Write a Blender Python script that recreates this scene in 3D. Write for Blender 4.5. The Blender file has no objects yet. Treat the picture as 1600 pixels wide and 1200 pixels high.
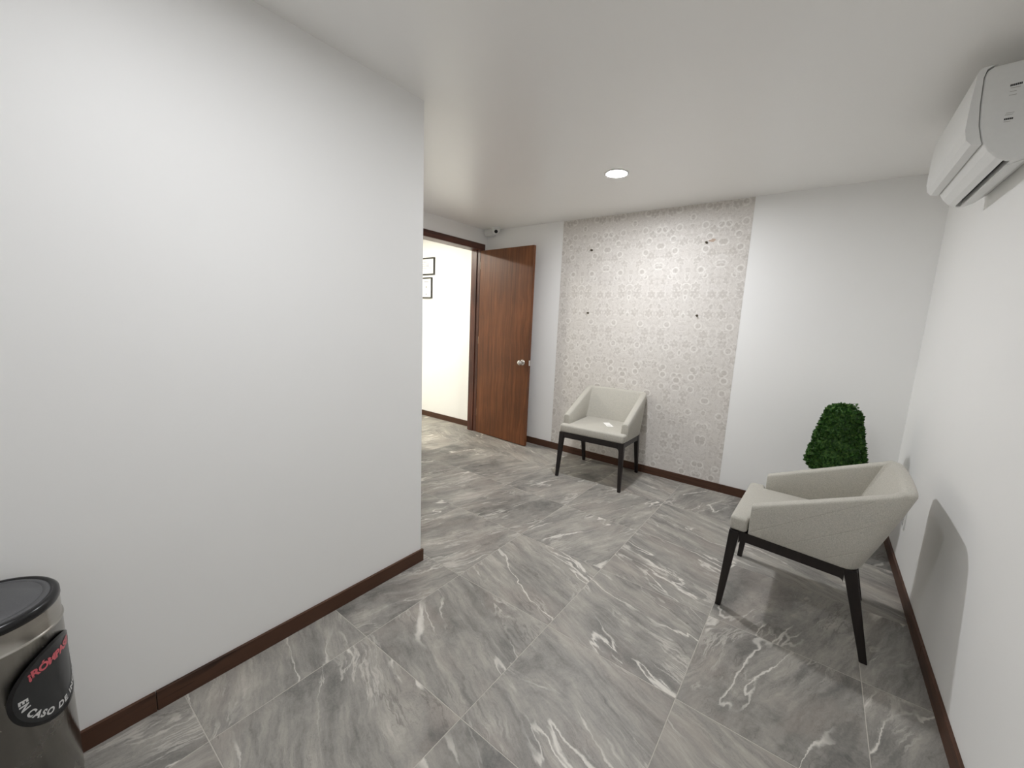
import bpy, bmesh, math, random
from mathutils import Vector, Matrix

random.seed(7)
scn = bpy.context.scene
COL = scn.collection
R = math.radians

# ------------------------------------------------------------------ camera
CAM_H = 1.4563
F_PX = 630.16
yaw, pitch, roll = -0.6461, -0.1561, 0.0432
fwd = Vector((math.sin(yaw) * math.cos(pitch), math.cos(yaw) * math.cos(pitch), math.sin(pitch)))
right = Vector((math.cos(yaw), -math.sin(yaw), 0))
up = right.cross(fwd)
r2 = math.cos(roll) * right + math.sin(roll) * up
u2 = -math.sin(roll) * right + math.cos(roll) * up
cam_d = bpy.data.cameras.new('camera')
cam_d.sensor_fit = 'HORIZONTAL'
cam_d.sensor_width = 36.0
cam_d.lens = F_PX / 1600 * 36.0
cam_d.clip_start = 0.02
cam = bpy.data.objects.new('camera', cam_d)
COL.objects.link(cam)
cam.matrix_world = Matrix(((r2.x, u2.x, -fwd.x, 0), (r2.y, u2.y, -fwd.y, 0), (r2.z, u2.z, -fwd.z, CAM_H), (0, 0, 0, 1)))
scn.camera = cam

# ------------------------------------------------------------------ world and exposure
world = bpy.data.worlds.new('world')
scn.world = world
world.use_nodes = True
world.node_tree.nodes['Background'].inputs[0].default_value = (0.8, 0.85, 0.9, 1)
world.node_tree.nodes['Background'].inputs[1].default_value = 0.0   # closed room, no sky in view
scn.view_settings.view_transform = 'Standard'
scn.view_settings.look = 'None'
scn.view_settings.gamma = 1.0
scn.view_settings.use_curve_mapping = False
scn.view_settings.exposure = 1.08
scn.cycles.max_bounces = 12
scn.cycles.diffuse_bounces = 8
scn.cycles.glossy_bounces = 6

LAMP = 305.0          # radiance of the recessed LED discs
LAMP_FAR = 330.0      # brighter lamp in the next room
LAMP_COL = (0.972, 0.985, 1.02)
FAR_COL = (1.0, 0.965, 0.85)

# ------------------------------------------------------------------ room measures (metres)
HC = 2.537            # ceiling
YB = 3.937            # back wall
XR = 0.552            # right wall
XL = -1.755           # partition beside the camera
YE = 1.485            # end of that partition
XD = -3.449           # wall with the doorway
XD2 = -3.60
XF = -6.0             # far side of the next room
YF = -2.2             # wall behind the camera
BB = 0.075            # baseboard height

# ------------------------------------------------------------------ node helper
class NT:
    def __init__(self, name):
        self.m = bpy.data.materials.new(name)
        self.m.use_nodes = True
        self.t = self.m.node_tree
        self.b = self.t.nodes['Principled BSDF']
    def n(self, typ, **kw):
        nd = self.t.nodes.new(typ)
        for k, v in kw.items():
            setattr(nd, k, v)
        return nd
    def put(self, sock, v):
        if isinstance(v, bpy.types.NodeSocket):
            self.t.links.new(v, sock)
        else:
            sock.default_value = v
    def math(self, op, a, b=0.0, c=0.0, clamp=False):
        nd = self.n('ShaderNodeMath', operation=op, use_clamp=clamp)
        self.put(nd.inputs[0], a); self.put(nd.inputs[1], b); self.put(nd.inputs[2], c)
        return nd.outputs[0]
    def vec(self, op, a, b=(0, 0, 0)):
        nd = self.n('ShaderNodeVectorMath', operation=op)
        self.put(nd.inputs[0], a); self.put(nd.inputs[1], b)
        return nd.outputs[0]
    def scale(self, a, s):
        nd = self.n('ShaderNodeVectorMath', operation='SCALE')
        self.put(nd.inputs[0], a); self.put(nd.inputs[3], s)
        return nd.outputs[0]
    def mapping(self, v, loc=(0, 0, 0), rot=(0, 0, 0), sc=(1, 1, 1)):
        nd = self.n('ShaderNodeMapping')
        self.put(nd.inputs[0], v); nd.inputs[1].default_value = loc
        nd.inputs[2].default_value = rot; nd.inputs[3].default_value = sc
        return nd.outputs[0]
    def noise(self, v, scale, detail=4, rough=0.55, dist=0.0, col=False):
        nd = self.n('ShaderNodeTexNoise')
        self.put(nd.inputs['Vector'], v); nd.inputs['Scale'].default_value = scale
        nd.inputs['Detail'].default_value = detail; nd.inputs['Roughness'].default_value = rough
        nd.inputs['Distortion'].default_value = dist
        return nd.outputs[1] if col else nd.outputs[0]
    def smooth(self, v, a, b, lo=0.0, hi=1.0):
        nd = self.n('ShaderNodeMapRange', interpolation_type='SMOOTHSTEP')
        self.put(nd.inputs[0], v)
        for i, q in enumerate((a, b, lo, hi)):
            self.put(nd.inputs[1 + i], q)
        return nd.outputs[0]
    def mix(self, f, a, b):
        nd = self.n('ShaderNodeMix', data_type='RGBA')
        self.put(nd.inputs[0], f)
        self.put(nd.inputs[6], a if isinstance(a, bpy.types.NodeSocket) else (*a, 1))
        self.put(nd.inputs[7], b if isinstance(b, bpy.types.NodeSocket) else (*b, 1))
        return nd.outputs[2]
    def ramp(self, v, stops):
        nd = self.n('ShaderNodeValToRGB')
        self.put(nd.inputs[0], v)
        e = nd.color_ramp.elements
        while len(e) > 1:
            e.remove(e[-1])
        e[0].position = stops[0][0]; e[0].color = (*stops[0][1], 1)
        for p, c in stops[1:]:
            q = e.new(p); q.color = (*c, 1)
        return nd.outputs[0]
    def obj(self):
        return self.n('ShaderNodeTexCoord').outputs['Object']
    def sep(self, v):
        nd = self.n('ShaderNodeSeparateXYZ'); self.put(nd.inputs[0], v)
        return nd.outputs
    def comb(self, x, y, z):
        nd = self.n('ShaderNodeCombineXYZ')
        self.put(nd.inputs[0], x); self.put(nd.inputs[1], y); self.put(nd.inputs[2], z)
        return nd.outputs[0]
    def bump(self, h, strength, dist):
        nd = self.n('ShaderNodeBump')
        nd.inputs['Strength'].default_value = strength; nd.inputs['Distance'].default_value = dist
        self.put(nd.inputs['Height'], h)
        self.t.links.new(nd.outputs[0], self.b.inputs['Normal'])
    def fin(self, color=None, rough=None, metal=None, spec=None, coat=None):
        if color is not None:
            self.put(self.b.inputs['Base Color'], color if isinstance(color, bpy.types.NodeSocket) else (*color, 1))
        if rough is not None: self.put(self.b.inputs['Roughness'], rough)
        if metal is not None: self.put(self.b.inputs['Metallic'], metal)
        if spec is not None: self.put(self.b.inputs['Specular IOR Level'], spec)
        if coat is not None: self.put(self.b.inputs['Coat Weight'], coat)
        return self.m

def srgb(r, g, b):
    f = lambda c: ((c / 255) / 12.92) if c / 255 <= 0.04045 else (((c / 255) + 0.055) / 1.055) ** 2.4
    return (f(r), f(g), f(b))

def plain(name, col, rough=0.5, metal=0.0, spec=0.5, grain=0.06, gscale=60):
    m = NT(name)
    n = m.noise(m.obj(), gscale, 3)
    c = m.mix(m.smooth(n, 0.3, 0.7), tuple(q * (1 - grain) for q in col), tuple(min(1, q * (1 + grain)) for q in col))
    return m.fin(c, rough, metal, spec)

def emit(name, col, strength):
    m = NT(name)
    m.put(m.b.inputs['Base Color'], (0.9, 0.9, 0.9, 1))
    m.put(m.b.inputs['Emission Color'], (*col, 1))
    m.b.inputs['Emission Strength'].default_value = strength
    return m.m

def paint(name, col, rough, spec, bumps=0.15):
    m = NT(name)
    o = m.obj()
    big = m.noise(o, 1.3, 3)
    c = m.mix(big, tuple(q * 0.985 for q in col), tuple(min(1, q * 1.015) for q in col))
    m.bump(m.noise(o, 160, 3), bumps, 0.0006)
    return m.fin(c, rough, 0, spec)

# ------------------------------------------------------------------ materials
M = {}
M['wall'] = paint('white_wall_paint', (0.895, 0.893, 0.880), 0.50, 0.35)
M['ceiling'] = paint('satin_ceiling_paint', (0.92, 0.912, 0.895), 0.32, 0.5, 0.05)
M['grout'] = plain('grout', srgb(184, 179, 170), 0.8)
M['white_plastic'] = plain('white_plastic', (0.78, 0.785, 0.77), 0.38, 0, 0.5, 0.01)
M['white_trim'] = plain('white_trim', (0.82, 0.82, 0.80), 0.5, 0, 0.4, 0.01)
M['black'] = plain('black_plastic', (0.005, 0.005, 0.006), 0.25)
M['void'] = plain('outlet_slot_shade', (0.02, 0.02, 0.02), 0.6)  # near-black colour standing in for the shade inside the outlet slot
M['lid'] = plain('lid_plastic', (0.09, 0.091, 0.095), 0.45, 0, 0.5, 0.08, 300)
M['chrome'] = plain('polished_metal', (0.78, 0.77, 0.75), 0.12, 1.0, 0.5, 0.02)
M['brass'] = plain('hinge_metal', (0.45, 0.38, 0.28), 0.35, 1.0)
M['paper'] = plain('white_paper', (0.86, 0.85, 0.82), 0.7, 0, 0.3, 0.02)
M['ink'] = plain('dark_ink', (0.03, 0.03, 0.03), 0.7)
M['grey_ink'] = plain('grey_ink', (0.40, 0.39, 0.36), 0.8)
M['frame_black'] = plain('frame_black', (0.015, 0.014, 0.012), 0.4)
M['sticker'] = plain('sticker_black', (0.022, 0.023, 0.024), 0.3)
M['sticker_red'] = plain('sticker_red', srgb(196, 92, 100), 0.4)
M['sticker_white'] = plain('sticker_white', srgb(205, 205, 203), 0.4)
M['screw'] = plain('screw_metal', (0.09, 0.075, 0.05), 0.5, 0.6)
M['planter'] = plain('planter_glaze', (0.10, 0.10, 0.10), 0.35, 0, 0.5, 0.1)
M['bark'] = plain('bark', (0.09, 0.055, 0.03), 0.9, 0, 0.2, 0.4, 90)
M['soil'] = plain('soil', (0.03, 0.022, 0.015), 0.95, 0, 0.1, 0.5, 120)
M['lens'] = plain('camera_lens', (0.004, 0.004, 0.005), 0.08)

def mat_tile():
    m = NT('slate_look_porcelain')
    o = m.obj()
    rnd = m.n('ShaderNodeObjectInfo').outputs['Random']
    off = m.comb(m.math('MULTIPLY', rnd, 37.0), m.math('MULTIPLY', rnd, 83.0), m.math('MULTIPLY', rnd, 11.0))
    p = m.vec('ADD', m.mapping(o, rot=(0, 0, R(20))), off)           # u runs along the bedding of the stone
    warp = m.scale(m.vec('SUBTRACT', m.noise(p, 2.6, 3, 0.5, 0, True), (0.5, 0.5, 0.5)), 0.10)
    fine = m.scale(m.vec('SUBTRACT', m.noise(p, 16, 5, 0.65, 0, True), (0.5, 0.5, 0.5)), 0.030)
    p = m.vec('ADD', m.vec('ADD', p, warp), fine)
    s1 = m.noise(m.mapping(p, sc=(0.9, 5.0, 1)), 1.5, 10, 0.70, 0.15)
    s2 = m.noise(m.mapping(p, loc=(5, 2, 0), sc=(1.6, 12, 1)), 2.0, 10, 0.74, 0.2)
    cloud = m.noise(m.mapping(p, loc=(9, 1, 3)), 3.2, 9, 0.72)
    speck = m.noise(o, 120, 4, 0.7)
    s3 = m.noise(m.mapping(p, loc=(2, 8, 1), sc=(3.0, 30, 1)), 2.0, 6, 0.7, 0.3)
    tone = m.math('ADD', m.math('MULTIPLY', s1, 0.50), m.math('ADD', m.math('MULTIPLY', s2, 0.30), m.math('ADD', m.math('MULTIPLY', cloud, 0.16), m.math('MULTIPLY', s3, 0.14))))
    calm = m.math('ADD', m.math('MULTIPLY', cloud, 0.75), m.math('MULTIPLY', s1, 0.27))
    patch = m.smooth(m.noise(m.mapping(p, loc=(1, 2, 9), sc=(0.7, 1.3, 1)), 1.7, 3), 0.49, 0.66)
    tone = m.math('ADD', m.math('MULTIPLY', tone, m.math('SUBTRACT', 1.0, patch)), m.math('MULTIPLY', calm, patch))
    base = m.ramp(tone, [(0.40, srgb(92, 91, 89)), (0.48, srgb(120, 118, 114)), (0.54, srgb(142, 139, 134)), (0.60, srgb(160, 156, 149)), (0.68, srgb(188, 183, 175))])
    warm = m.mix(m.smooth(m.noise(m.mapping(p, loc=(3, 7, 1), sc=(1, 2, 1)), 2.2, 3), 0.45, 0.70, 0.0, 0.36), base, srgb(162, 151, 143))
    # pale quartz veins running with the bedding
    v1 = m.math('ABSOLUTE', m.math('SUBTRACT', m.noise(m.mapping(p, loc=(1, 4, 2), sc=(0.8, 3.6, 1)), 1.35, 4, 0.5, 0.35), 0.5))
    mask1 = m.smooth(m.noise(m.mapping(p, loc=(8, 3, 5), sc=(0.9, 2.2, 1)), 1.9, 3), 0.46, 0.62)
    vein = m.math('MULTIPLY', m.smooth(v1, 0.002, 0.016, 1, 0), mask1)
    v2 = m.math('ABSOLUTE', m.math('SUBTRACT', m.noise(m.mapping(p, loc=(4, 9, 6), sc=(1.3, 5.5, 1)), 1.7, 6, 0.62, 0.6), 0.52))
    mask2 = m.smooth(m.noise(m.mapping(p, loc=(2, 5, 8), sc=(1, 1.8, 1)), 2.6, 3), 0.50, 0.66)
    band = m.math('MULTIPLY', m.smooth(v2, 0.0, 0.035, 0.9, 0), mask2)
    v3 = m.math('ABSOLUTE', m.math('SUBTRACT', m.noise(m.mapping(p, loc=(7, 1, 4), sc=(1.1, 6.5, 1)), 1.5, 5, 0.6, 0.4), 0.47))
    dark = m.math('MULTIPLY', m.smooth(v3, 0.0, 0.025, 1, 0), m.smooth(m.noise(m.mapping(p, loc=(6, 6, 2)), 2.8, 3), 0.48, 0.64))
    v4 = m.math('ABSOLUTE', m.math('SUBTRACT', m.noise(m.mapping(p, loc=(3, 3, 7), sc=(1.2, 7.0, 1)), 3.2, 7, 0.68, 0.3), 0.5))
    crease = m.math('MULTIPLY', m.smooth(v4, 0.0, 0.012, 1, 0), m.smooth(m.noise(m.mapping(p, loc=(5, 1, 5)), 5.0, 3), 0.42, 0.58))
    c = m.mix(m.math('MULTIPLY', dark, 0.50), warm, srgb(82, 79, 76))
    c = m.mix(m.math('MULTIPLY', crease, 0.42), c, srgb(84, 81, 78))
    c = m.mix(m.math('MULTIPLY', band, 0.75), c, srgb(198, 193, 186))
    c = m.mix(m.math('MULTIPLY', vein, 0.85), c, srgb(218, 214, 207))
    c = m.mix(m.smooth(speck, 0.35, 0.75, 0.0, 0.16), c, srgb(175, 170, 162))
    tint = m.math('ADD', 0.97, m.math('MULTIPLY', rnd, 0.12))
    c = m.vec('MULTIPLY', m.scale(c, tint), (1.0, 1.0, 0.985))
    m.bump(m.math('ADD', m.math('MULTIPLY', s2, 0.7), m.math('SUBTRACT', m.math('MULTIPLY', vein, 0.3), m.math('MULTIPLY', crease, 0.3))), 0.30, 0.0018)
    rough = m.math('ADD', 0.40, m.math('MULTIPLY', s1, 0.14))
    return m.fin(c, rough, 0, 0.4)
M['tile'] = mat_tile()

def mat_wood(name, dark, light, axis, rough=0.42, scale=1.0, contrast=1.0, spec=0.45):
    m = NT(name)
    o = m.obj()
    sc = [30 * scale, 30 * scale, 30 * scale]
    sc[axis] = 1.1 * scale
    wob = m.scale(m.vec('SUBTRACT', m.noise(m.scale(o, 1.0), 2.0, 2, 0.5, 0, True), (0.5, 0.5, 0.5)), 0.08)
    p = m.mapping(m.vec('ADD', o, wob), sc=tuple(sc))
    g = m.noise(p, 1.0, 7, 0.62, 0.5)
    sc2 = [90 * scale] * 3; sc2[axis] = 3 * scale
    pores = m.noise(m.mapping(o, sc=tuple(sc2)), 1.6, 4, 0.7)
    big = m.noise(o, 1.7, 2)
    t = m.math('ADD', m.math('MULTIPLY', g, 0.7 * contrast), m.math('MULTIPLY', big, 0.4))
    c = m.mix(m.smooth(t, 0.38, 0.72), dark, light)
    c = m.mix(m.smooth(pores, 0.56, 0.78, 0, 0.45 * contrast), c, tuple(q * 0.55 for q in dark))
    m.bump(pores, 0.12, 0.0008)
    return m.fin(c, rough, 0, spec)
M['door'] = mat_wood('reddish_door_veneer', srgb(90, 53, 30), srgb(128, 79, 47), 2, 0.42, 1.0, 0.9, 0.35)
M['casing_z'] = mat_wood('dark_casing_wood', srgb(56, 31, 24), srgb(98, 58, 44), 2, 0.38)
M['casing_y'] = mat_wood('dark_header_wood', srgb(56, 31, 24), srgb(98, 58, 44), 1, 0.38)
M['jamb'] = M['casing_z']
M['base_x'] = mat_wood('baseboard_wood_x', srgb(36, 23, 17), srgb(80, 54, 40), 0, 0.5, 1.0, 1.4, 0.3)
M['base_y'] = mat_wood('baseboard_wood_y', srgb(36, 23, 17), srgb(80, 54, 40), 1, 0.5, 1.0, 1.4, 0.3)
M['chair_wood'] = mat_wood('dark_wenge_wood', srgb(24, 18, 16), srgb(46, 36, 32), 2, 0.42, 1.4, 0.7)

def mat_fabric(quilt=False):
    m = NT('grey_linen_quilted' if quilt else 'grey_linen')
    o = m.obj()
    weave = m.math('ADD', m.math('MULTIPLY', m.noise(m.mapping(o, sc=(1, 6, 1)), 170, 2), 0.5), m.math('MULTIPLY', m.noise(m.mapping(o, sc=(6, 1, 6)), 170, 2), 0.5))
    mott = m.noise(o, 26, 4, 0.6)
    c = m.mix(m.smooth(weave, 0.36, 0.64), srgb(160, 157, 148), srgb(198, 195, 185))
    c = m.mix(m.smooth(mott, 0.35, 0.7, 0, 0.25), c, srgb(188, 182, 172))
    h = weave
    if quilt:
        x, y, z = m.sep(o)
        k = m.math('SUBTRACT', z, m.math('MULTIPLY', y, 0.70))
        fr = m.math('ABSOLUTE', m.math('SUBTRACT', m.math('FRACT', m.math('SUBTRACT', m.math('DIVIDE', k, 0.113), 0.24)), 0.5))
        line = m.smooth(fr, 0.465, 0.5)
        h = m.math('SUBTRACT', m.math('MULTIPLY', weave, 0.3), m.math('MULTIPLY', line, 5.0))
    m.bump(h, 0.35, 0.0014)
    m.put(m.b.inputs['Sheen Weight'], 0.15)
    return m.fin(c, 0.85, 0, 0.2)
M['fabric'] = mat_fabric()
M['fabric_q'] = mat_fabric(True)

def mat_wallpaper():
    m = NT('floral_wallpaper_print')
    o = m.obj()
    x, y, z = m.sep(o)
    u = m.math('PINGPONG', x, 0.265)
    wob = m.scale(m.vec('SUBTRACT', m.noise(m.comb(u, 0.0, z), 16, 3, 0.6, 0, True), (0.5, 0.5, 0.5)), 0.045)
    p = m.vec('MULTIPLY', m.vec('ADD', m.comb(u, 0.0, z), wob), (1, 0, 1))
    def vor(scale, off, rnd=0.75):
        v = m.n('ShaderNodeTexVoronoi', voronoi_dimensions='3D', feature='F1')
        q = m.vec('ADD', m.scale(p, scale), (off, 0.0, off * 1.7))
        m.put(v.inputs['Vector'], q)
        v.inputs['Scale'].default_value = 1.0
        v.inputs['Randomness'].default_value = rnd
        flat = m.n('ShaderNodeVectorMath', operation='SUBTRACT')
        m.put(flat.inputs[0], q); m.put(flat.inputs[1], v.outputs['Position'])
        dx, dy, dz = m.sep(flat.outputs[0])
        r = m.math('SQRT', m.math('ADD', m.math('MULTIPLY', dx, dx), m.math('MULTIPLY', dz, dz)))
        a = m.math('ARCTAN2', dz, dx)
        cr = m.sep(v.outputs['Color'])
        return r, a, cr
    # big flowers and ringed discs
    p_print = p
    p = m.comb(u, 0.0, z)
    r, a, cr = vor(8.0, 3.1, 0.9)
    p = p_print
    is_ring = m.smooth(cr[0], 0.40, 0.41, 1, 0)
    petals = m.math('MULTIPLY', m.math('COSINE', m.math('MULTIPLY', a, 6.0)), 0.055)
    rp = m.math('ADD', r, petals)
    disc = m.math('MULTIPLY', m.smooth(r, 0.15, 0.19, 1, 0), is_ring)
    ring = m.math('MULTIPLY', m.math('MULTIPLY', m.smooth(r, 0.17, 0.20), m.smooth(r, 0.26, 0.30, 1, 0)), is_ring)
    flower = m.math('MULTIPLY', m.math('MULTIPLY', m.smooth(rp, 0.25, 0.29, 1, 0), m.smooth(r, 0.05, 0.09)), m.math('SUBTRACT', 1.0, is_ring))
    halo = m.math('MULTIPLY', m.math('MULTIPLY', m.smooth(rp, 0.28, 0.31), m.smooth(rp, 0.36, 0.40, 1, 0)), m.math('SUBTRACT', 1.0, is_ring))
    # small leaves and buds
    r3, a3, c3 = vor(21, 9.4, 0.95)
    el = m.math('ADD', r3, m.math('MULTIPLY', m.math('COSINE', m.math('ADD', m.math('MULTIPLY', a3, 2.0), m.math('MULTIPLY', c3[1], 6.3))), 0.12))
    leaf = m.math('MULTIPLY', m.smooth(el, 0.24, 0.31, 1, 0), m.smooth(c3[0], 0.30, 0.34))
    # scrolling outlines
    nz = m.noise(p, 5.5, 2, 0.5, 0.6)
    cont = m.math('ABSOLUTE', m.math('SUBTRACT', m.math('FRACT', m.math('MULTIPLY', nz, 7.0)), 0.5))
    scroll = m.smooth(cont, 0.09, 0.0)
    nz2 = m.noise(p, 13, 3, 0.6, 1.2)
    curl = m.smooth(m.math('ABSOLUTE', m.math('SUBTRACT', m.math('FRACT', m.math('MULTIPLY', nz2, 5.0)), 0.5)), 0.13, 0.0)
    tone = m.noise(m.comb(x, 0.0, z), 2.2, 3)
    base = m.mix(tone, srgb(213, 208, 201), srgb(222, 218, 214))
    g = m.math('ADD', m.math('MULTIPLY', disc, 0.85), m.math('MULTIPLY', flower, 0.75), 0.0)
    g = m.math('MAXIMUM', g, m.math('MULTIPLY', leaf, 0.5), 0.0)
    w = m.math('MAXIMUM', m.math('MULTIPLY', ring, 1.0), m.math('MULTIPLY', halo, 0.6))
    w = m.math('MAXIMUM', w, m.math('MULTIPLY', scroll, 0.8))
    g = m.math('MAXIMUM', g, m.math('MULTIPLY', curl, 0.55))
    speck = m.noise(m.comb(x, 0.0, z), 85, 3, 0.7)
    c = m.mix(m.smooth(speck, 0.40, 0.75, 0, 0.45), base, srgb(190, 183, 175))
    c = m.mix(m.math('MULTIPLY', m.math('MULTIPLY', g, m.smooth(m.noise(p, 30, 3), 0.3, 0.6, 0.35, 1.0)), 0.60), c, srgb(172, 165, 157))
    c = m.mix(m.math('MULTIPLY', m.math('MULTIPLY', w, m.smooth(m.noise(p, 24, 2), 0.35, 0.6, 0.2, 1.0)), 0.78), c, srgb(234, 231, 226))
    m.bump(m.math('ADD', w, m.math('MULTIPLY', speck, 0.4)), 0.12, 0.0006)
    return m.fin(c, m.math('SUBTRACT', 0.58, m.math('MULTIPLY', w, 0.16)), 0, 0.5)
M['wallpaper'] = mat_wallpaper()

def mat_steel():
    m = NT('brushed_stainless_steel')
    o = m.obj()
    n = m.noise(m.mapping(o, sc=(2, 2, 90)), 4, 5, 0.6)
    smudge = m.noise(o, 9, 4, 0.6)
    c = m.mix(n, (0.40, 0.385, 0.35), (0.52, 0.50, 0.465))
    return m.fin(c, m.smooth(smudge, 0.3, 0.75, 0.16, 0.30), 1.0)
M['steel'] = mat_steel()

def mat_leaf():
    m = NT('boxwood_leaf')
    o = m.obj()
    n = m.noise(o, 60, 3, 0.6)
    c = m.ramp(n, [(0.28, srgb(24, 46, 20)), (0.5, srgb(52, 92, 38)), (0.72, srgb(108, 140, 68))])
    return m.fin(c, 0.5, 0, 0.3)
M['leaf'] = mat_leaf()

# ------------------------------------------------------------------ object helpers
def tag(o, label=None, cat=None, group=None, kind=None):
    if label: o['label'] = label
    if cat: o['category'] = cat
    if group: o['group'] = group
    if kind: o['kind'] = kind
    return o

def link(name, bm, mats, parent=None, smooth=False, bevel=0, seg=2, loc=None):
    me = bpy.data.meshes.new(name)
    bmesh.ops.recalc_face_normals(bm, faces=bm.faces[:])
    bm.to_mesh(me); bm.free()
    for mm in (mats if isinstance(mats, (list, tuple)) else [mats]):
        me.materials.append(M[mm] if isinstance(mm, str) else mm)
    o = bpy.data.objects.new(name, me)
    COL.objects.link(o)
    if parent: o.parent = parent
    if loc: o.location = loc
    if smooth:
        for p in me.polygons: p.use_smooth = True
    if bevel:
        md = o.modifiers.new('bevel', 'BEVEL'); md.width = bevel; md.segments = seg
        md.limit_method = 'ANGLE'; md.angle_limit = R(35); md.harden_normals = False
    return o

def empty(name, loc=(0, 0, 0), rz=0.0):
    o = bpy.data.objects.new(name, None)
    COL.objects.link(o)
    o.location = loc; o.rotation_euler = (0, 0, rz)
    o.empty_display_size = 0.1
    return o

def box(bm, x0, x1, y0, y1, z0, z1, mat=0):
    v = [bm.verts.new((x, y, z)) for z in (z0, z1) for y in (y0, y1) for x in (x0, x1)]
    for f in ((0, 2, 3, 1), (4, 5, 7, 6), (0, 1, 5, 4), (2, 6, 7, 3), (0, 4, 6, 2), (1, 3, 7, 5)):
        bm.faces.new([v[i] for i in f]).material_index = mat
    return v

def prism(bm, poly, plane, a, b):
    """poly of 2d points; plane 'xz','yz','xy'; extruded from a to b on the third axis"""
    def P(p, t):
        return {'xz': (p[0], t, p[1]), 'yz': (t, p[0], p[1]), 'xy': (p[0], p[1], t)}[plane]
    A = [bm.verts.new(P(p, a)) for p in poly]
    B = [bm.verts.new(P(p, b)) for p in poly]
    n = len(poly)
    bm.faces.new(A); bm.faces.new(B[::-1])
    for i in range(n):
        bm.faces.new((A[i], B[i], B[(i + 1) % n], A[(i + 1) % n]))

def lathe(bm, prof, segs=32, mtx=None, cap0=True, cap1=True):
    rings = []
    for r, z in prof:
        rings.append([bm.verts.new((r * math.cos(2 * math.pi * i / segs), r * math.sin(2 * math.pi * i / segs), z)) for i in range(segs)])
    for a, b in zip(rings, rings[1:]):
        for i in range(segs):
            bm.faces.new((a[i], a[(i + 1) % segs], b[(i + 1) % segs], b[i]))
    if cap0: bm.faces.new(rings[0][::-1])
    if cap1: bm.faces.new(rings[-1])
    if mtx is not None:
        bmesh.ops.transform(bm, matrix=mtx, verts=[v for r in rings for v in r])

def taper(bm, top, bot, st, sb):
    """square leg from a top centre to a bottom centre"""
    A = [bm.verts.new((top[0] + sx * st[0], top[1] + sy * st[1], top[2])) for sx, sy in ((-1, -1), (1, -1), (1, 1), (-1, 1))]
    B = [bm.verts.new((bot[0] + sx * sb[0], bot[1] + sy * sb[1], bot[2])) for sx, sy in ((-1, -1), (1, -1), (1, 1), (-1, 1))]
    bm.faces.new(A); bm.faces.new(B[::-1])
    for i in range(4):
        bm.faces.new((A[i], B[i], B[(i + 1) % 4], A[(i + 1) % 4]))

def simple(name, boxes, mat, parent=None, bevel=0, kind=None, label=None, cat=None, **kw):
    bm = bmesh.new()
    for b in boxes: box(bm, *b)
    o = link(name, bm, mat, parent, bevel=bevel, **kw)
    return tag(o, label, cat, None, kind)

# ------------------------------------------------------------------ structure: walls, ceiling
wall_back = simple('wall_back', [(XF - 0.12, XR + 0.12, YB, YB + 0.12, 0, HC)], 'wall', kind='structure',
                   label='white painted back wall carrying the floral wallpaper panel', cat='wall')
simple('wall_right', [(XR, XR + 0.12, YF - 0.12, YB, 0, HC)], 'wall', kind='structure',
       label='white painted wall below the air conditioner', cat='wall')
simple('wall_left', [(XL - 0.14, XL, YF - 0.12, YE, 0, HC)], 'wall', kind='structure',
       label='large blank white partition wall beside the steel bin', cat='wall')
simple('wall_return', [(XF - 0.12, XL - 0.14, YE - 0.14, YE, 0, HC)], 'wall', kind='structure',
       label='white wall turning away behind the partition', cat='wall')
simple('wall_front', [(XL, XR, YF - 0.12, YF, 0, HC)], 'wall', kind='structure',
       label='white wall closing the room opposite the wallpaper', cat='wall')
OY0, OY1, OZ = 2.885, 3.835, 2.305
simple('wall_hall', [(XD2, XD, YE, OY0, 0, HC), (XD2, XD, OY1, YB, 0, HC), (XD2, XD, OY0, OY1, OZ, HC)], 'wall', kind='structure',
       label='white wall with the open doorway into the bright next room', cat='wall')
simple('wall_far', [(XF - 0.12, XF, YE, YB, 0, HC)], 'wall', kind='structure',
       label='white end wall of the bright next room', cat='wall')
simple('ceiling', [(XF - 0.12, XR + 0.12, YF - 0.12, YB + 0.12, HC, HC + 0.1)], 'ceiling', kind='structure',
       label='satin white ceiling with one recessed downlight in view', cat='ceiling')

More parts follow.
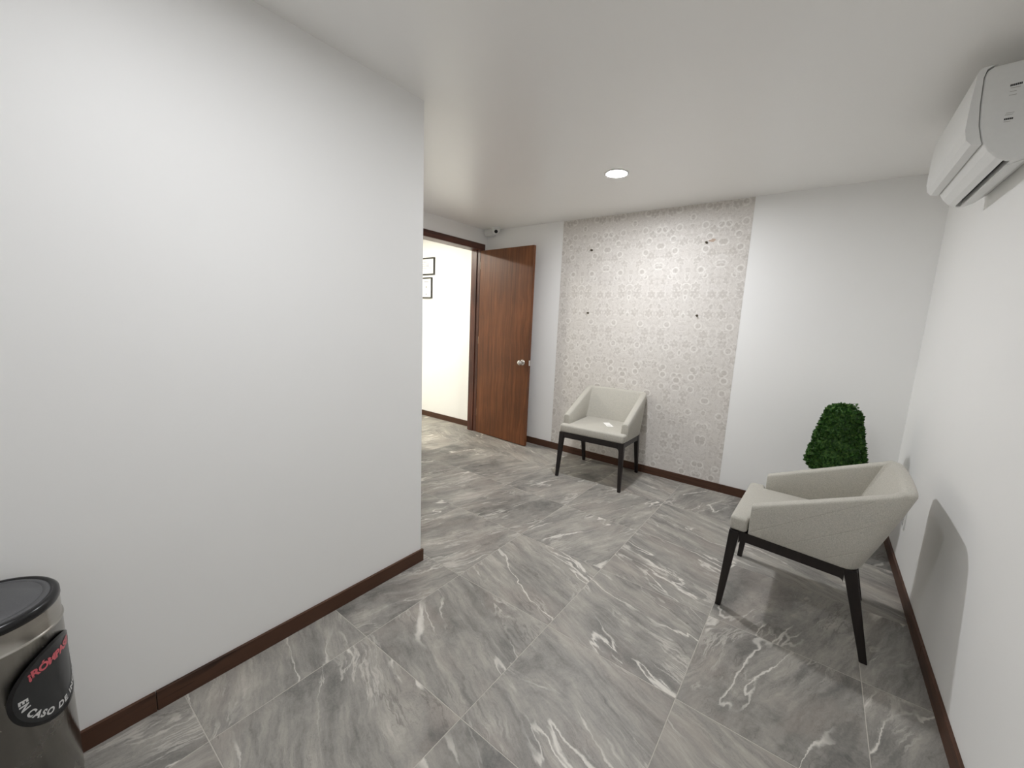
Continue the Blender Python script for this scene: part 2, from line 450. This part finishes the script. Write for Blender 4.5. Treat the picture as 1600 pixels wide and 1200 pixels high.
# floor with separate porcelain tiles
floor = simple('floor', [(XF, XR, YF, YB, -0.06, -0.0007)], 'grout', kind='structure',
               label='floor of large grey slate-look tiles with pale veins', cat='floor')
GX, GY, TS = -0.878, 2.138, 0.6
tile_mesh = {}
def tile_piece(x0, x1, y0, y1, cx, cy, q):
    g = 0.0016
    x0 += g; x1 -= g; y0 += g; y1 -= g
    key = (round(x0 - cx, 4), round(x1 - cx, 4), round(y0 - cy, 4), round(y1 - cy, 4), q)
    if key not in tile_mesh:
        bm = bmesh.new()
        c = 0.0006
        X0, X1, Y0, Y1 = x0 - cx, x1 - cx, y0 - cy, y1 - cy
        lo = [bm.verts.new((x, y, -0.008)) for x, y in ((X0, Y0), (X1, Y0), (X1, Y1), (X0, Y1))]
        mi = [bm.verts.new((x, y, -c * 0.8)) for x, y in ((X0, Y0), (X1, Y0), (X1, Y1), (X0, Y1))]
        hi = [bm.verts.new((x, y, 0)) for x, y in ((X0 + c, Y0 + c), (X1 - c, Y0 + c), (X1 - c, Y1 - c), (X0 + c, Y1 - c))]
        bm.faces.new(hi); bm.faces.new(lo[::-1])
        for i in range(4):
            j = (i + 1) % 4
            bm.faces.new((lo[i], lo[j], mi[j], mi[i])); bm.faces.new((mi[i], mi[j], hi[j], hi[i]))
        bmesh.ops.rotate(bm, matrix=Matrix.Rotation(-q * math.pi / 2, 3, 'Z'), verts=bm.verts[:])
        me = bpy.data.meshes.new('tile'); bm.to_mesh(me); bm.free()
        me.materials.append(M['tile'])
        tile_mesh[key] = me
    o = bpy.data.objects.new('tile', tile_mesh[key])
    COL.objects.link(o)
    o.parent = floor
    o.location = (cx, cy, 0)
    o.rotation_euler = (0, 0, q * math.pi / 2)
# quarter turns read off the direction of the veins (even = along the back wall, odd = across it)
turn = {(-1, -1): 0, (-1, -2): 2, (-1, -3): 0, (-1, 0): 1, (-1, 1): 3, (-1, 2): 2, (-2, -1): 1, (-2, 0): 3, (-2, 1): 1,
        (-2, -2): 3, (-2, -3): 2, (-3, 0): 1, (-3, 1): 3, (-4, 2): 0, (-4, 1): 1, (0, -1): 2, (0, 0): 0, (0, 1): 2, (0, 2): 1,
        (1, -1): 1, (1, 0): 3, (1, -2): 2, (0, -2): 0, (-3, 2): 0, (-2, 2): 1, (1, 1): 0, (1, 2): 2, (2, -1): 3, (2, 0): 1}
for i in range(-9, 3):
    for j in range(-8, 3):
        x0, x1 = GX + TS * i, GX + TS * (i + 1)
        y0, y1 = GY + TS * j, GY + TS * (j + 1)
        cx, cy = (x0 + x1) / 2, (y0 + y1) / 2
        cl = lambda a, b, lo, hi: (max(a, lo), min(b, hi))
        pcs = []
        if y0 >= YE: pcs.append((*cl(x0, x1, XF, XR), y0, y1))
        elif x1 <= XL: pcs.append((*cl(x0, x1, XF, XL), *cl(y0, y1, YE, YB)))
        elif x0 >= XL: pcs.append((*cl(x0, x1, XL, XR), *cl(y0, y1, YF, YB)))
        else:
            pcs.append((*cl(x0, x1, XL, XR), *cl(y0, y1, YF, YB)))
            pcs.append((*cl(x0, x1, XF, XL), *cl(y0, y1, YE, YB)))
        for a in pcs:
            if a[1] - a[0] > 0.02 and a[3] - a[2] > 0.02:
                tile_piece(*a, cx, cy, turn.get((i, j), random.randrange(4)))

# wallpaper panel (on the back wall) and its four leftover screws
bm = bmesh.new(); box(bm, 0, 1.791, -0.0015, 0, 0, HC - BB - 0.004)
wp = link('wallpaper', bm, 'wallpaper', wall_back, loc=(-2.362, YB, BB))
tag(wp, 'pale floral wallpaper panel in cream and grey')

# baseboards
def baseboard(name, segs, mat, label):
    e = empty(name, (0, 0, 0)); tag(e, label, 'baseboard', None, 'structure')
    for s in segs:
        simple('board', [(*s, 0, BB)], mat, e, bevel=0.0012)
    return e
t = 0.013
baseboard('baseboard_back', [(XD, -0.556, YB - t, YB, ), (-0.554, XR, YB - t, YB)], 'base_x', 'reddish brown baseboard along the wallpapered back wall')
baseboard('baseboard_right', [(XR - t, XR, 2.46, YB - t), (XR - t, XR, 1.262, 2.458), (XR - t, XR, 0.062, 1.26), (XR - t, XR, YF, 0.06)], 'base_y', 'dark brown baseboard under the air conditioner wall')
baseboard('baseboard_left', [(XL, XL + t, 0.26, YE + 0.012), (XL, XL + t, -0.94, 0.258), (XL, XL + t, YF, -0.942)], 'base_y', 'dark brown baseboard along the blank partition')
baseboard('baseboard_far', [(XF, XD2, YB - t, YB)], 'base_x', 'reddish brown baseboard in the bright next room')
baseboard('baseboard_hall', [(XD, XD + t, YE, OY0 - 0.056)], 'base_y', 'dark brown baseboard beside the doorway')

# door casing and jamb
tr = empty('trim_1', (XD, 3.36, 0)); tag(tr, 'dark brown wooden door frame around the doorway', 'door frame', None, 'structure')
def tpart(name, b, mat):
    x0, x1, y0, y1, z0, z1 = b
    simple(name, [(x0 - XD, x1 - XD, y0 - 3.36, y1 - 3.36, z0, z1)], mat, tr, bevel=0.002)
tpart('header_casing', (XD, XD + 0.014, 2.83, 3.889, 2.292, 2.364), 'casing_y')
tpart('side_casing', (XD, XD + 0.012, 3.824, 3.887, 0, 2.292), 'casing_z')
tpart('side_casing', (XD, XD + 0.012, 2.832, 2.896, 0, 2.292), 'casing_z')
tpart('jamb', (XD2, XD, OY1 - 0.014, OY1, 0, OZ - 0.014), 'jamb')
tpart('jamb', (XD2, XD, OY0, OY0 + 0.014, 0, OZ - 0.014), 'jamb')
tpart('head_jamb', (XD2, XD, OY0, OY1, OZ - 0.014, OZ), 'casing_y')
tpart('door_stop', (XD2 + 0.03, XD - 0.05, OY1 - 0.026, OY1 - 0.014, 0, OZ - 0.014), 'jamb')

# door leaf, opened into the room almost flat to the back wall
dr = empty('door_1', (-3.432, 3.806, 0), R(-4.2))
tag(dr, 'reddish brown flush wooden door swung open against the back wall', 'door', None, 'structure')
DW = 0.828
simple('leaf', [(0, DW, 0, 0.038, 0.008, 2.277)], 'door', dr, bevel=0.0015)
def knob(y, s):
    mt = Matrix.Translation((DW - 0.085, y, 0.985)) @ Matrix.Rotation(R(90) * s, 4, 'X')
    bm = bmesh.new()
    lathe(bm, [(0.012, 0.006), (0.0125, 0.030), (0.022, 0.036), (0.029, 0.046), (0.0305, 0.056), (0.026, 0.066), (0.014, 0.071), (0.004, 0.072)], 28, mt)
    k = link('knob', bm, 'chrome', dr, smooth=True)
    bm = bmesh.new()
    lathe(bm, [(0.034, 0.0), (0.034, 0.003), (0.028, 0.007), (0.013, 0.008)], 28, mt)
    link('rosette', bm, 'chrome', k, smooth=True)
knob(0.0, 1); knob(0.038, -1)
simple('latch_plate', [(DW, DW + 0.0015, 0.008, 0.030, 0.955, 1.015)], 'chrome', dr)
for z in (0.22, 1.15, 2.06):
    bm = bmesh.new(); lathe(bm, [(0.006, z), (0.006, z + 0.09)], 12, Matrix.Translation((-0.004, 0.010, 0)))
    link('hinge', bm, 'brass', dr, smooth=False)

# ------------------------------------------------------------------ downlights
def downlight(x, y, label, rad, strength, col=LAMP_COL, name='downlight'):
    e = empty(name, (x, y, HC)); tag(e, label, 'ceiling light')
    bm = bmesh.new()
    lathe(bm, [(rad * 1.0, -0.0005), (rad * 1.22, -0.0005), (rad * 1.24, -0.004), (rad * 1.16, -0.008), (rad * 1.0, -0.006), (rad * 1.0, -0.0005)], 40, None, False, False)
    link('trim_ring', bm, 'white_trim', e, smooth=True)
    bm = bmesh.new()
    lathe(bm, [(rad, -0.0042), (rad, -0.0050)], 40)
    link('diffuser', bm, emit('led_diffuser', col, strength), e)
    return e
downlight(-1.325, 2.90, 'round recessed LED downlight in the ceiling before the wallpaper', 0.070, LAMP)
downlight(-0.70, 0.45, 'round recessed LED downlight in the ceiling beside the blank partition', 0.070, LAMP * 0.53, LAMP_COL, 'downlight_offscreen')
downlight(-4.55, 2.75, 'round LED downlight of the bright next room', 0.085, LAMP_FAR, FAR_COL, 'next_room_downlight_offscreen')

# ------------------------------------------------------------------ armchairs
def shell_mesh():
    bm = bmesh.new()
    yf = -0.205
    # plan stations: (outer bottom, outer top, inward normal) from the front of one arm round the back to the other
    def station(hw, yb, rc, n_side=7, n_arc=7, n_back=5, bow=0.012):
        pts = []
        for i in range(n_side):
            pts.append((hw, yf + (yb - rc - yf) * i / n_side))
        for i in range(n_arc + 1):
            a = math.pi / 2 * i / n_arc
            pts.append((hw - rc + rc * math.cos(a), yb - rc + rc * math.sin(a)))
        for i in range(1, n_back):
            x = (hw - rc) * (1 - i / n_back)
            pts.append((x, yb))
        pts.append((0.0, yb))
        full = pts + [(-x, y) for x, y in pts[-2::-1]]
        return [(x, y + (bow * (1 - (x / hw) ** 2) if y > yb - rc else 0)) for x, y in full]
    ob = station(0.312, 0.228, 0.060)
    ot = station(0.312, 0.372, 0.075)
    def normals(pts):
        ns = []
        for i in range(len(pts)):
            a = pts[max(i - 1, 0)]; b = pts[min(i + 1, len(pts) - 1)]
            dx, dy = b[0] - a[0], b[1] - a[1]; L = math.hypot(dx, dy)
            ns.append((-dy / L, dx / L))
        return ns
    nb, ntp = normals(ob), normals(ot)
    T = 0.058
    rings = []
    for i in range(len(ob)):
        y = ot[i][1]
        k = min(1, max(0, (y - yf) / (0.330 - yf)))
        zt = 0.592 + 0.222 * k
        zb = 0.437 - 0.020 * k
        (bx, by), (tx, ty) = ob[i], ot[i]
        def lerp(f, inset):
            n = (nb[i][0] * (1 - f) + ntp[i][0] * f, nb[i][1] * (1 - f) + ntp[i][1] * f)
            return (bx + (tx - bx) * f + n[0] * inset, by + (ty - by) * f + n[1] * inset, zb + (zt - zb) * f)
        hgt = zt - zb
        e = 0.018 / hgt
        ring = [lerp(0, 0.006), lerp(0.04, 0), lerp(0.35, -0.004), lerp(0.7, -0.004), lerp(1 - e, 0), lerp(1 - e * 0.3, 0.005),
                lerp(1, 0.018), lerp(1, T - 0.018), lerp(1 - e * 0.3, T - 0.005), lerp(1 - e, T), lerp(0.5, T + 0.004), lerp(0.1, T)]
        rings.append([bm.verts.new(p) for p in ring])
    n = len(rings[0])
    for a, b in zip(rings, rings[1:]):
        for i in range(n):
            j = (i + 1) % n
            f = bm.faces.new((a[i], a[j], b[j], b[i]))
            f.material_index = 1 if i < 4 else 0
    bm.faces.new(rings[0]); bm.faces.new(rings[-1][::-1])
    return bm

def make_chair(label, loc, rz):
    c = empty('armchair', loc, rz); tag(c, label, 'armchair', 'pair of grey upholstered armchairs')
    # cushion: full width in front of the arms, narrower between them
    bm = bmesh.new()
    out = [(-0.308, -0.292), (0.308, -0.292), (0.312, -0.212), (0.252, -0.208), (0.248, 0.235), (-0.248, 0.235), (-0.252, -0.208), (-0.312, -0.212)]
    prism(bm, out, 'xy', 0.437, 0.512)
    seat = link('seat_cushion', bm, 'fabric', c, smooth=True, bevel=0.017, seg=4)
    # upholstered tub back with both arms in one piece
    link('backrest_shell', shell_mesh(), ['fabric', 'fabric_q'], c, smooth=True, bevel=0.010, seg=3)
    # legs
    for s in (-1, 1):
        bm = bmesh.new(); taper(bm, (s * 0.288, -0.266, 0.436), (s * 0.306, -0.296, 0.0), (0.023, 0.023), (0.0135, 0.0135))
        link('leg', bm, 'chair_wood', c, bevel=0.004)
        bm = bmesh.new(); taper(bm, (s * 0.280, 0.200, 0.416), (s * 0.284, 0.300, 0.0), (0.022, 0.026), (0.0135, 0.0145))
        link('leg', bm, 'chair_wood', c, bevel=0.004)
    # rails with rounded inner corners
    def arch(x0, x1, zt0, zt1, d, rc):
        pts = [(x0, zt0), (x1, zt1)]
        for i in range(7):
            a = math.pi / 2 * i / 6
            pts.append((x1 - rc + rc * math.cos(a), zt1 - d - rc + rc * math.sin(a)))
        for i in range(7):
            a = math.pi / 2 * i / 6
            pts.append((x0 + rc - rc * math.sin(a), zt0 - d - rc + rc * math.cos(a)))
        return pts
    bm = bmesh.new(); prism(bm, arch(-0.267, 0.267, 0.436, 0.436, 0.048, 0.022), 'xz', -0.288, -0.262)
    link('front_rail', bm, 'chair_wood', c)
    bm = bmesh.new(); prism(bm, arch(-0.256, 0.256, 0.416, 0.416, 0.045, 0.02), 'xz', 0.188, 0.214)
    link('rear_rail', bm, 'chair_wood', c)
    for s in (-1, 1):
        bm = bmesh.new(); prism(bm, arch(-0.244, 0.182, 0.436, 0.417, 0.050, 0.02), 'yz', s * 0.285 - 0.014, s * 0.285 + 0.014)
        link('side_rail', bm, 'chair_wood', c)
    bm = bmesh.new(); box(bm, -0.27, 0.27, -0.262, 0.188, 0.405, 0.436)
    link('seat_base', bm, 'black', c)
    return c
make_chair('grey upholstered armchair facing out from the wallpaper, white card on its seat', (-1.572, 3.556, 0), R(4))
make_chair('grey upholstered armchair with its back to the air conditioner wall, before the topiary', (0.043, 2.566, 0), R(-91.5))

# card left on the seat
e = empty('card', (-1.511, 3.555, 0.5135), R(40)); tag(e, 'small white printed card lying on an armchair seat', 'card')
simple('card_sheet', [(-0.030, 0.030, -0.075, 0.075, 0, 0.0015)], 'paper', e)
simple('print', [(-0.020, 0.012, -0.050, -0.036, 0.0015, 0.0018)], 'grey_ink', e)

# ------------------------------------------------------------------ topiary
tp = empty('potted_topiary', (0.180, 3.50, 0)); tag(tp, 'dense green boxwood topiary cone behind the armchair in the corner', 'plant')
bm = bmesh.new(); lathe(bm, [(0.10, 0), (0.105, 0.01), (0.135, 0.36), (0.142, 0.37), (0.142, 0.40), (0.128, 0.40), (0.125, 0.37)], 36)
link('planter', bm, 'planter', tp, smooth=False, bevel=0.003)
bm = bmesh.new(); lathe(bm, [(0.124, 0.371), (0.124, 0.380)], 24); link('soil', bm, 'soil', tp)
bm = bmesh.new(); lathe(bm, [(0.016, 0.378), (0.013, 0.46), (0.012, 0.60)], 10); link('stem', bm, 'bark', tp, smooth=True)
prof = [(0.06, 0.495), (0.125, 0.520), (0.150, 0.570), (0.150, 0.61), (0.134, 0.70), (0.116, 0.79), (0.098, 0.88), (0.084, 0.945), (0.060, 0.972), (0.030, 0.976)]
def prof_r(z):
    for (ra, za), (rb, zb) in zip(prof, prof[1:]):
        if za <= z <= zb: return ra + (rb - ra) * (z - za) / (zb - za)
    return 0.03
bm = bmesh.new()
lathe(bm, [(r * 0.90, z) for r, z in prof], 24)
rg = random.Random(3)
for k in range(4200):
    z = 0.50 + 0.485 * rg.random() ** 1.15
    a = rg.random() * 2 * math.pi
    rr = prof_r(min(z, 0.975)) * (0.93 + 0.14 * rg.random())
    if z > 0.955: rr *= rg.random() ** 0.5
    base = Vector((rr * math.cos(a), rr * math.sin(a), z))
    out = Vector((math.cos(a), math.sin(a), 0.25 + 1.6 * max(0, (z - 0.9)) / 0.08))
    d = (out + Vector((rg.uniform(-1, 1), rg.uniform(-1, 1), rg.uniform(-0.6, 0.9))) * 0.75).normalized()
    side = d.cross(Vector((rg.uniform(-1, 1), rg.uniform(-1, 1), rg.uniform(-1, 1)))).normalized()
    nrm = d.cross(side)
    L = rg.uniform(0.015, 0.026); W = L * 0.42
    p0 = bm.verts.new(base); p1 = bm.verts.new(base + d * L * 0.5 + side * W + nrm * 0.002)
    p2 = bm.verts.new(base + d * L); p3 = bm.verts.new(base + d * L * 0.5 - side * W + nrm * 0.002)
    bm.faces.new((p0, p1, p2)); bm.faces.new((p0, p2, p3))
# a loose sprig at the top
for k in range(46):
    f = rg.random()
    base = Vector((0.012 + 0.05 * f, -0.02 - 0.02 * f, 0.965 + 0.030 * math.sin(f * 2.2))) + Vector((rg.uniform(-1, 1), rg.uniform(-1, 1), rg.uniform(-1, 1))) * 0.012
    d = Vector((rg.uniform(-0.4, 1), rg.uniform(-1, 0.6), rg.uniform(-0.4, 1))).normalized()
    side = d.cross(Vector((rg.uniform(-1, 1), rg.uniform(-1, 1), rg.uniform(-1, 1)))).normalized()
    L = 0.015; W = 0.006
    v = [bm.verts.new(base), bm.verts.new(base + d * L * 0.5 + side * W), bm.verts.new(base + d * L), bm.verts.new(base + d * L * 0.5 - side * W)]
    bm.faces.new(v)
fo = link('foliage', bm, 'leaf', tp); fo['kind'] = 'stuff'

# ------------------------------------------------------------------ air conditioner
Y0, Y1 = 2.345, 3.06
ac = empty('air_conditioner', (XR, 2.70, 2.16)); tag(ac, 'white wall-mounted split air conditioner below the ceiling', 'air conditioner')
def acp(pts): return [(-w, z - 2.16) for w, z in pts]
bm = bmesh.new()
body = acp([(0.0, 2.452), (0.175, 2.448), (0.192, 2.438), (0.197, 2.415), (0.192, 2.32), (0.184, 2.245), (0.170, 2.192), (0.164, 2.180), (0.150, 2.155), (0.126, 2.128), (0.098, 2.112), (0.075, 2.113), (0.040, 2.128), (0.0, 2.160)])
prism(bm, body, 'xz', Y0 - 2.70, Y1 - 2.70)
body_o = link('body', bm, 'white_plastic', ac, smooth=False, bevel=0.006, seg=3)
bm = bmesh.new()
panel = acp([(0.168, 2.452), (0.205, 2.4505), (0.213, 2.444), (0.217, 2.425), (0.221, 2.33), (0.221, 2.24), (0.214, 2.205), (0.198, 2.186), (0.170, 2.183), (0.1758, 2.20), (0.1878, 2.25), (0.1952, 2.32), (0.1995, 2.415), (0.1945, 2.441), (0.178, 2.4515)])
prism(bm, panel, 'xz', Y0 - 2.70 - 0.002, Y1 - 2.70 + 0.002)
link('front_panel', bm, 'white_plastic', ac, smooth=False, bevel=0.002, seg=2)
# the outlet is a slot really cut into the body; the liner deep inside is coloured near-black as the slot's shade
bm = bmesh.new()
prism(bm, acp([(0.108, 2.095), (0.090, 2.095), (0.078, 2.165), (0.100, 2.165)]), 'xz', Y0 - 2.70 + 0.008, Y1 - 2.70 - 0.03)
cutter = link('outlet_cutter', bm, 'white_plastic', ac)
md = body_o.modifiers.new('slot', 'BOOLEAN'); md.operation = 'DIFFERENCE'; md.object = cutter; md.solver = 'EXACT'
bpy.context.view_layer.update()
cut = bpy.data.meshes.new_from_object(body_o.evaluated_get(bpy.context.evaluated_depsgraph_get()))
body_o.modifiers.clear(); body_o.data = cut
bpy.data.objects.remove(cutter)
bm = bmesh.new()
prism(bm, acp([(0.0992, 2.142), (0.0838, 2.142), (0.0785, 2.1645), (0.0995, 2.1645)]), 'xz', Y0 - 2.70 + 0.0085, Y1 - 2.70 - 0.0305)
link('outlet_shade_liner', bm, 'void', ac)
bm = bmesh.new()
flap = acp([(0.085, 2.1085), (0.040, 2.1235), (0.041, 2.128), (0.085, 2.114)])
prism(bm, flap, 'xz', Y0 - 2.70 + 0.05, Y1 - 2.70 - 0.05)
link('louver', bm, 'white_plastic', ac)
bm = bmesh.new()
yy = Y0 - 2.70
def tick(w0, w1, z0, z1): box(bm, -w0, -w1, yy - 0.0006, yy + 0.0005, z0 - 2.16, z1 - 2.16)
for k in range(7): tick(0.128 - k * 0.0042, 0.128 - k * 0.0042 - 0.0034, 2.366 + k * 0.0003, 2.373 + k * 0.0003)
for k in range(5): tick(0.126 - k * 0.0045, 0.126 - k * 0.0045 - 0.0036, 2.2535, 2.2595)
tag(link('label_print', bm, 'ink', ac), kind='stuff')
bm = bmesh.new()
for z, a, b in ((2.360, 0.126, 0.102), (2.348, 0.126, 0.110), (2.336, 0.126, 0.108), (2.276, 0.124, 0.104), (2.270, 0.126, 0.106), (2.247, 0.126, 0.110)): tick(a, b, z, z + 0.0015)
tag(link('fine_print', bm, 'grey_ink', ac), kind='stuff')

# ------------------------------------------------------------------ security camera and its junction box, in the corner by the door
jb = empty('junction_box', (-3.372, YB, 2.50)); tag(jb, 'small white junction box in the ceiling corner beside the security camera', 'junction box')
bm = bmesh.new()
prism(bm, [(-0.068, 0.036), (-0.068, -0.018), (-0.046, -0.046), (0.046, -0.046), (0.068, -0.018), (0.068, 0.036)], 'xz', -0.075, 0.0)
link('housing', bm, 'white_plastic', jb, bevel=0.005)
simple('lid', [(-0.050, 0.050, -0.079, -0.075, -0.034, 0.026)], 'white_plastic', jb, bevel=0.002)
sc = empty('security_camera', (-3.235, 3.845, HC)); tag(sc, 'white turret security camera with black lens on the ceiling', 'security camera')
bm = bmesh.new(); lathe(bm, [(0.055, 0.0), (0.055, -0.012), (0.050, -0.018), (0.045, -0.020)], 32); link('base', bm, 'white_plastic', sc, smooth=False, bevel=0.002)
bm = bmesh.new(); lathe(bm, [(0.046, -0.016), (0.0455, -0.035), (0.041, -0.055), (0.034, -0.070), (0.020, -0.080), (0.006, -0.083)], 32); link('ball', bm, 'white_plastic', sc, smooth=True)
look = (Vector((0.0, 0.0, 1.9)) - Vector((-3.235, 3.845, HC - 0.045))).normalized()
mt = Matrix.Translation((0, 0, -0.048)) @ look.to_track_quat('Z', 'Y').to_matrix().to_4x4()
bm = bmesh.new(); lathe(bm, [(0.030, 0.030), (0.030, 0.043), (0.027, 0.046), (0.021, 0.046)], 28, mt); link('lens_ring', bm, 'white_plastic', sc, smooth=True)
bm = bmesh.new(); lathe(bm, [(0.0205, 0.040), (0.0205, 0.047), (0.014, 0.051), (0.004, 0.0525)], 24, mt); link('lens', bm, 'lens', sc, smooth=True)

# ------------------------------------------------------------------ screws left in the wallpaper
for x, z, lab in ((-2.006, 2.210, 'upper bare screw near the narrow wallpaper side by the door'), (-0.906, 2.202, 'upper bare screw with a chipped patch beside it in the wallpaper'),
                  (-1.999, 1.569, 'lower bare screw in the wallpaper straight above an armchair'), (-0.917, 1.571, 'lower bare screw in the wallpaper under the chipped patch')):
    e = empty('wall_screw', (x, YB - 0.0015, z)); tag(e, lab, 'screw', 'four screws left in the wallpaper')
    mt = Matrix.Rotation(R(90), 4, 'X')
    bm = bmesh.new(); lathe(bm, [(0.011, 0.0), (0.010, 0.003), (0.006, 0.004)], 14, mt); link('wall_plug', bm, 'screw', e)
    bm = bmesh.new(); lathe(bm, [(0.0035, 0.003), (0.0035, 0.018), (0.0075, 0.020), (0.0078, 0.0225), (0.004, 0.024)], 12, mt); link('screw_head', bm, 'screw', e)

bm = bmesh.new()
pr_ = random.Random(5)
pts = []
for k in range(18):
    a_ = 2 * math.pi * k / 18
    q_ = 0.7 + 0.6 * pr_.random()
    pts.append((1.502 + 0.026 * q_ * math.cos(a_), 2.215 - BB + 0.013 * q_ * math.sin(a_)))
prism(bm, pts, 'xz', -0.0019, -0.0014)
tag(link('torn_patch', bm, plain('torn_paper', srgb(190, 170, 154), 0.9), wp), 'small brown torn patch in the wallpaper')

# ------------------------------------------------------------------ wall outlet with a plug
ot = empty('wall_outlet', (XR, 3.36, 0.345)); tag(ot, 'white wall outlet with a plug beside the topiary', 'outlet')
simple('cover_plate', [(-0.007, 0, -0.038, 0.038, -0.060, 0.060)], 'white_plastic', ot, bevel=0.003)
mt = Matrix.Translation((0, 0.0, 0.018)) @ Matrix.Rotation(R(-90), 4, 'Y')
bm = bmesh.new(); lathe(bm, [(0.020, 0.007), (0.020, 0.030), (0.017, 0.044), (0.010, 0.050)], 20, mt); link('plug', bm, 'white_plastic', ot, smooth=True)
simple('socket_slot', [(-0.0076, -0.0065, -0.010, -0.007, -0.040, -0.026), (-0.0076, -0.0065, 0.007, 0.010, -0.040, -0.026)], 'ink', ot)

# ------------------------------------------------------------------ framed certificates in the next room
def certificate(label, x1, w, z0, z1, kind):
    e = empty('framed_certificate', (x1 - w / 2, YB, (z0 + z1) / 2)); tag(e, label, 'picture frame', 'framed certificates in the next room')
    a, h = w / 2, (z1 - z0) / 2
    f = 0.017
    simple('frame', [(-a, a, -0.022, 0, -h, -h + f), (-a, a, -0.022, 0, h - f, h), (-a, -a + f, -0.022, 0, -h + f, h - f), (a - f, a, -0.022, 0, -h + f, h - f)], 'frame_black', e, bevel=0.001)
    simple('sheet', [(-a + f, a - f, -0.010, -0.002, -h + f, h - f)], 'paper', e)
    if kind == 0:
        bars = [(-0.09, 0.02, 0.062, 0.066), (-0.10, 0.05, 0.028, 0.033), (-0.11, 0.05, 0.002, 0.008), (-0.12, 0.11, -0.026, -0.022), (-0.10, 0.05, -0.052, -0.049), (-0.05, 0.08, -0.078, -0.075)]
    else:
        bars = [(-0.05, 0.05, 0.082, 0.088), (-0.012, 0.012, 0.010, 0.022), (-0.006, 0.006, -0.006, 0.010), (-0.06, 0.06, -0.022, -0.018), (-0.07, -0.02, -0.040, -0.037), (0.02, 0.07, -0.040, -0.037), (-0.02, 0.02, -0.088, -0.080)]
    simple('print', [(x0, x1_, -0.0106, -0.0098, z0_, z1_) for x0, x1_, z0_, z1_ in bars], 'ink', e, kind='stuff')
certificate('wide black framed certificate on the bright wall, hung above the tall one', -4.395, 0.34, 2.040, 2.276, 0)
certificate('tall black framed certificate on the bright wall, hung below the wide one', -4.442, 0.245, 1.716, 2.007, 1)

# ------------------------------------------------------------------ stainless bin
BX, BY, BR = -1.592, -0.070, 0.135
bn = empty('waste_bin', (BX, BY, 0)); tag(bn, 'stainless steel waste bin with black lid and round fire sticker', 'bin')
bm = bmesh.new(); lathe(bm, [(0.128, 0.0), (0.138, 0.0), (0.140, 0.006), (0.138, 0.028), (0.134, 0.032)], 64); link('base_ring', bm, 'black', bn, smooth=False, bevel=0.002)
bm = bmesh.new(); lathe(bm, [(BR, 0.030), (BR, 0.602), (BR + 0.0018, 0.6035), (BR + 0.0028, 0.6065), (BR + 0.0022, 0.6095), (BR + 0.0005, 0.611), (BR - 0.0005, 0.613), (BR - 0.0005, 0.664)], 96, None, True, False)
link('body', bm, 'steel', bn, smooth=True)
bm = bmesh.new(); lathe(bm, [(0.120, 0.660), (0.1345, 0.662), (0.1365, 0.667), (0.1360, 0.680), (0.131, 0.686), (0.1235, 0.687), (0.1220, 0.684), (0.120, 0.684)], 96, None, False, False)
link('lid_rim', bm, 'black', bn, smooth=True)
bm = bmesh.new(); lathe(bm, [(0.1205, 0.664), (0.1205, 0.6835), (0.118, 0.6855), (0.1075, 0.6862), (0.1070, 0.6852), (0.1055, 0.6852), (0.105, 0.6866), (0.060, 0.6885), (0.004, 0.6890)], 96)
link('lid', bm, 'lid', bn, smooth=True)
bm = bmesh.new(); box(bm, -0.165, -0.132, -0.035, 0.035, 0.640, 0.676); link('lid_hinge', bm, 'black', bn, bevel=0.004)
# round sticker wrapped on the barrel: local u = arc length from its centre, v = height
TH0, ZC, TILT = R(54), 0.464, R(5)
def wrap(u, v, off):
    c, s = math.cos(TILT), math.sin(TILT)
    u, v = u * c - v * s, u * s + v * c
    a = TH0 + u / BR
    return ((BR + off) * math.cos(a), (BR + off) * math.sin(a), ZC + v)
def disc(name, r0, r1, off, mat, parent, n=72, rings=10):
    bm = bmesh.new()
    g = []
    for k in range(rings + 1):
        r = r0 + (r1 - r0) * k / rings
        g.append([bm.verts.new(wrap(r * math.cos(2 * math.pi * i / n), r * math.sin(2 * math.pi * i / n), off)) for i in range(n)])
    for a, b in zip(g, g[1:]):
        for i in range(n):
            bm.faces.new((a[i], a[(i + 1) % n], b[(i + 1) % n], b[i]))
    return link(name, bm, mat, parent, smooth=True)
stk = disc('sticker', 0.0005, 0.108, 0.0012, 'sticker', bn)
disc('sticker_border', 0.099, 0.108, 0.0022, 'black', stk, 72, 2)
def text_mesh(body, size, space=1.0):
    cu = bpy.data.curves.new('txt', 'FONT'); cu.body = body; cu.size = size; cu.align_x = 'CENTER'; cu.space_character = space
    cu.offset = size * 0.045
    o = bpy.data.objects.new('txt', cu); COL.objects.link(o)
    bpy.context.view_layer.update()
    me = bpy.data.meshes.new_from_object(o.evaluated_get(bpy.context.evaluated_depsgraph_get()))
    bm = bmesh.new(); bm.from_mesh(me)
    bpy.data.objects.remove(o); bpy.data.curves.remove(cu); bpy.data.meshes.remove(me)
    bmesh.ops.triangulate(bm, faces=bm.faces[:])
    bmesh.ops.subdivide_edges(bm, edges=[e for e in bm.edges if e.calc_length() > 0.006], cuts=2, use_grid_fill=False)
    bmesh.ops.triangulate(bm, faces=bm.faces[:])
    return bm
bm = text_mesh('¡RÓMPASE!', 0.027, 0.95)
for v in bm.verts: v.co = wrap(v.co.x, v.co.y + 0.054, 0.0024)
link('red_lettering', bm, 'sticker_red', stk)
bm = text_mesh('EN CASO DE INCENDIO', 0.0225, 1.22)
for v in bm.verts:
    a = v.co.x / 0.083; rr = 0.083 - v.co.y + 0.006
    v.co = wrap(rr * math.sin(a), -rr * math.cos(a), 0.0024)
link('white_lettering', bm, 'sticker_white', stk)
